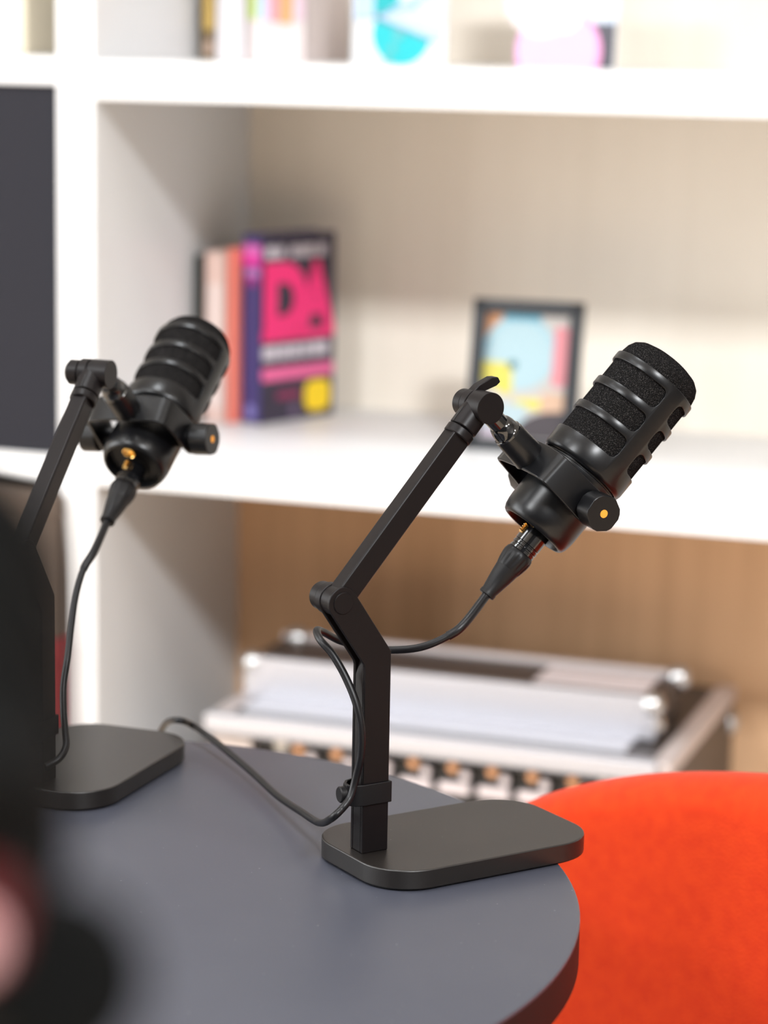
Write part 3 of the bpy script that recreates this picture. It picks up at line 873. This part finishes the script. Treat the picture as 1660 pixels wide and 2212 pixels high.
print_card(-1.0500, 2.905, 0, 3, 120, 170, 'white art print with turquoise discs standing on the upper shelf', [
    (rrect(1, 119, 1, 169, 1), (0.57, 0.57, 0.58)),
    (rrect(2, 26, 54, 168, 1), (0.36, 0.46, 0.60)),
    (circ(64, 38, 38, 48), (0.0, 0.37, 0.40)),
    (rrect(27, 60, 56, 168, 8), (0.0, 0.32, 0.34)),
    ([(30, 55), (112, 26), (118, 40), (118, 74), (60, 66)], (0.38, 0.47, 0.60)),
    ([(60, 62), (118, 46), (118, 76)], (0.44, 0.46, 0.49)),
    ([(30, 55), (118, 84), (118, 100), (60, 74)], (0.36, 0.47, 0.62)),
    ([(28, 55), (114, 25), (114, 28), (30, 58)], (0.10, 0.16, 0.22)),
    ([(4, 53), (28, 55), (28, 57), (4, 55)], (0.14, 0.22, 0.32)),
    ([(28, 56), (112, 84), (110, 86), (28, 59)], (0.14, 0.20, 0.28)),
    (circ(60, 36, 6, 20), (0.10, 0.33, 0.34)), (circ(53, 20, 5, 20), (0.10, 0.34, 0.34)), (circ(47, 6, 5, 20), (0.10, 0.33, 0.33))])
print_card(-0.8360, 2.905, 0, 5, 118, 170, 'art print with a large pink disc and charcoal corner on the upper shelf', [
    (rrect(1, 117, 1, 169, 1), (0.52, 0.46, 0.48)),
    (rrect(84, 117, 1, 54, 1), (0.060, 0.056, 0.070)),
    (rrect(80, 117, 54, 168, 1), (0.38, 0.46, 0.56)),
    (circ(100, 76, 20, 32), (0.52, 0.53, 0.57)),
    (rrect(1, 60, 1, 52, 2), (0.60, 0.28, 0.42)),
    (circ(48, 20, 53, 48), (0.60, 0.24, 0.42)),
    (circ(46, 22, 49, 48), (0.60, 0.35, 0.56)),
    (circ(24, 82, 45, 40), (0.58, 0.50, 0.50)),
    (circ(52, 67, 24, 36), (0.56, 0.57, 0.59)),
    (rrect(6, 16, 74, 82, 3), (0.36, 0.28, 0.30))])

# left bay: cream box above, taupe and red boxes below
def simple_box(name, a, m, label, cat, lidh=0.03, group=None):
    root = empty(name, T((a[0] + a[1]) / 2, (a[2] + a[3]) / 2, a[4]), label=label, cat=cat, group=group)
    hx, hy, hz = (a[1] - a[0]) / 2, (a[3] - a[2]) / 2, a[5] - a[4]
    bm = bmesh.new(); box(bm, -hx + 0.002, hx - 0.002, -hy + 0.002, hy - 0.002, 0, hz - 0.004)
    obj('box_body', bm, m, root, bevel=0.004)
    bm = bmesh.new(); box(bm, -hx, hx, -hy, hy, hz - lidh, hz)
    obj('lid', bm, m, root, bevel=0.004)


simple_box('storage_box', (-1.78, -1.4400, 2.80, 3.10, 1.2424, 1.52), cm((0.66, 0.58, 0.44), 0.7), 'cream storage box on the upper shelf of the left bay', 'storage box')
simple_box('storage_box', (-1.70, -1.3240, 2.640, 2.95, 0.545, 0.722), M_brown, 'taupe storage box under the dark grey door, stacked on the red one', 'storage box')
simple_box('storage_box', (-1.70, -1.3220, 2.638, 2.95, 0.315, 0.545), M_red, 'red storage box at the bottom left, beneath the taupe box', 'storage box')

# ------------------------------------------------------------------ ceiling lights
for x, y, sx, sy, wt, col in PANELS:
    root = empty('ceiling_light', T(x, y, CEIL), label='square white ceiling light panel above the room', cat='ceiling light', group='ceiling lights')
    bm = bmesh.new()
    hx, hy = sx / 2, sy / 2
    for a in ((-hx - .02, hx + .02, -hy - .02, -hy, -.04, -.002), (-hx - .02, hx + .02, hy, hy + .02, -.04, -.002), (-hx - .02, -hx, -hy, hy, -.04, -.002), (hx, hx + .02, -hy, hy, -.04, -.002)):
        box(bm, *a)
    obj('frame', bm, M_white, root, smooth=False)
    L = bpy.data.lights.new('panel_lamp', 'AREA')
    L.shape = 'RECTANGLE'; L.size = sx; L.size_y = sy; L.energy = wt; L.color = col
    lo = bpy.data.objects.new('panel_lamp', L); COL.objects.link(lo); lo.parent = root
    lo.location = (0, 0, -0.03)
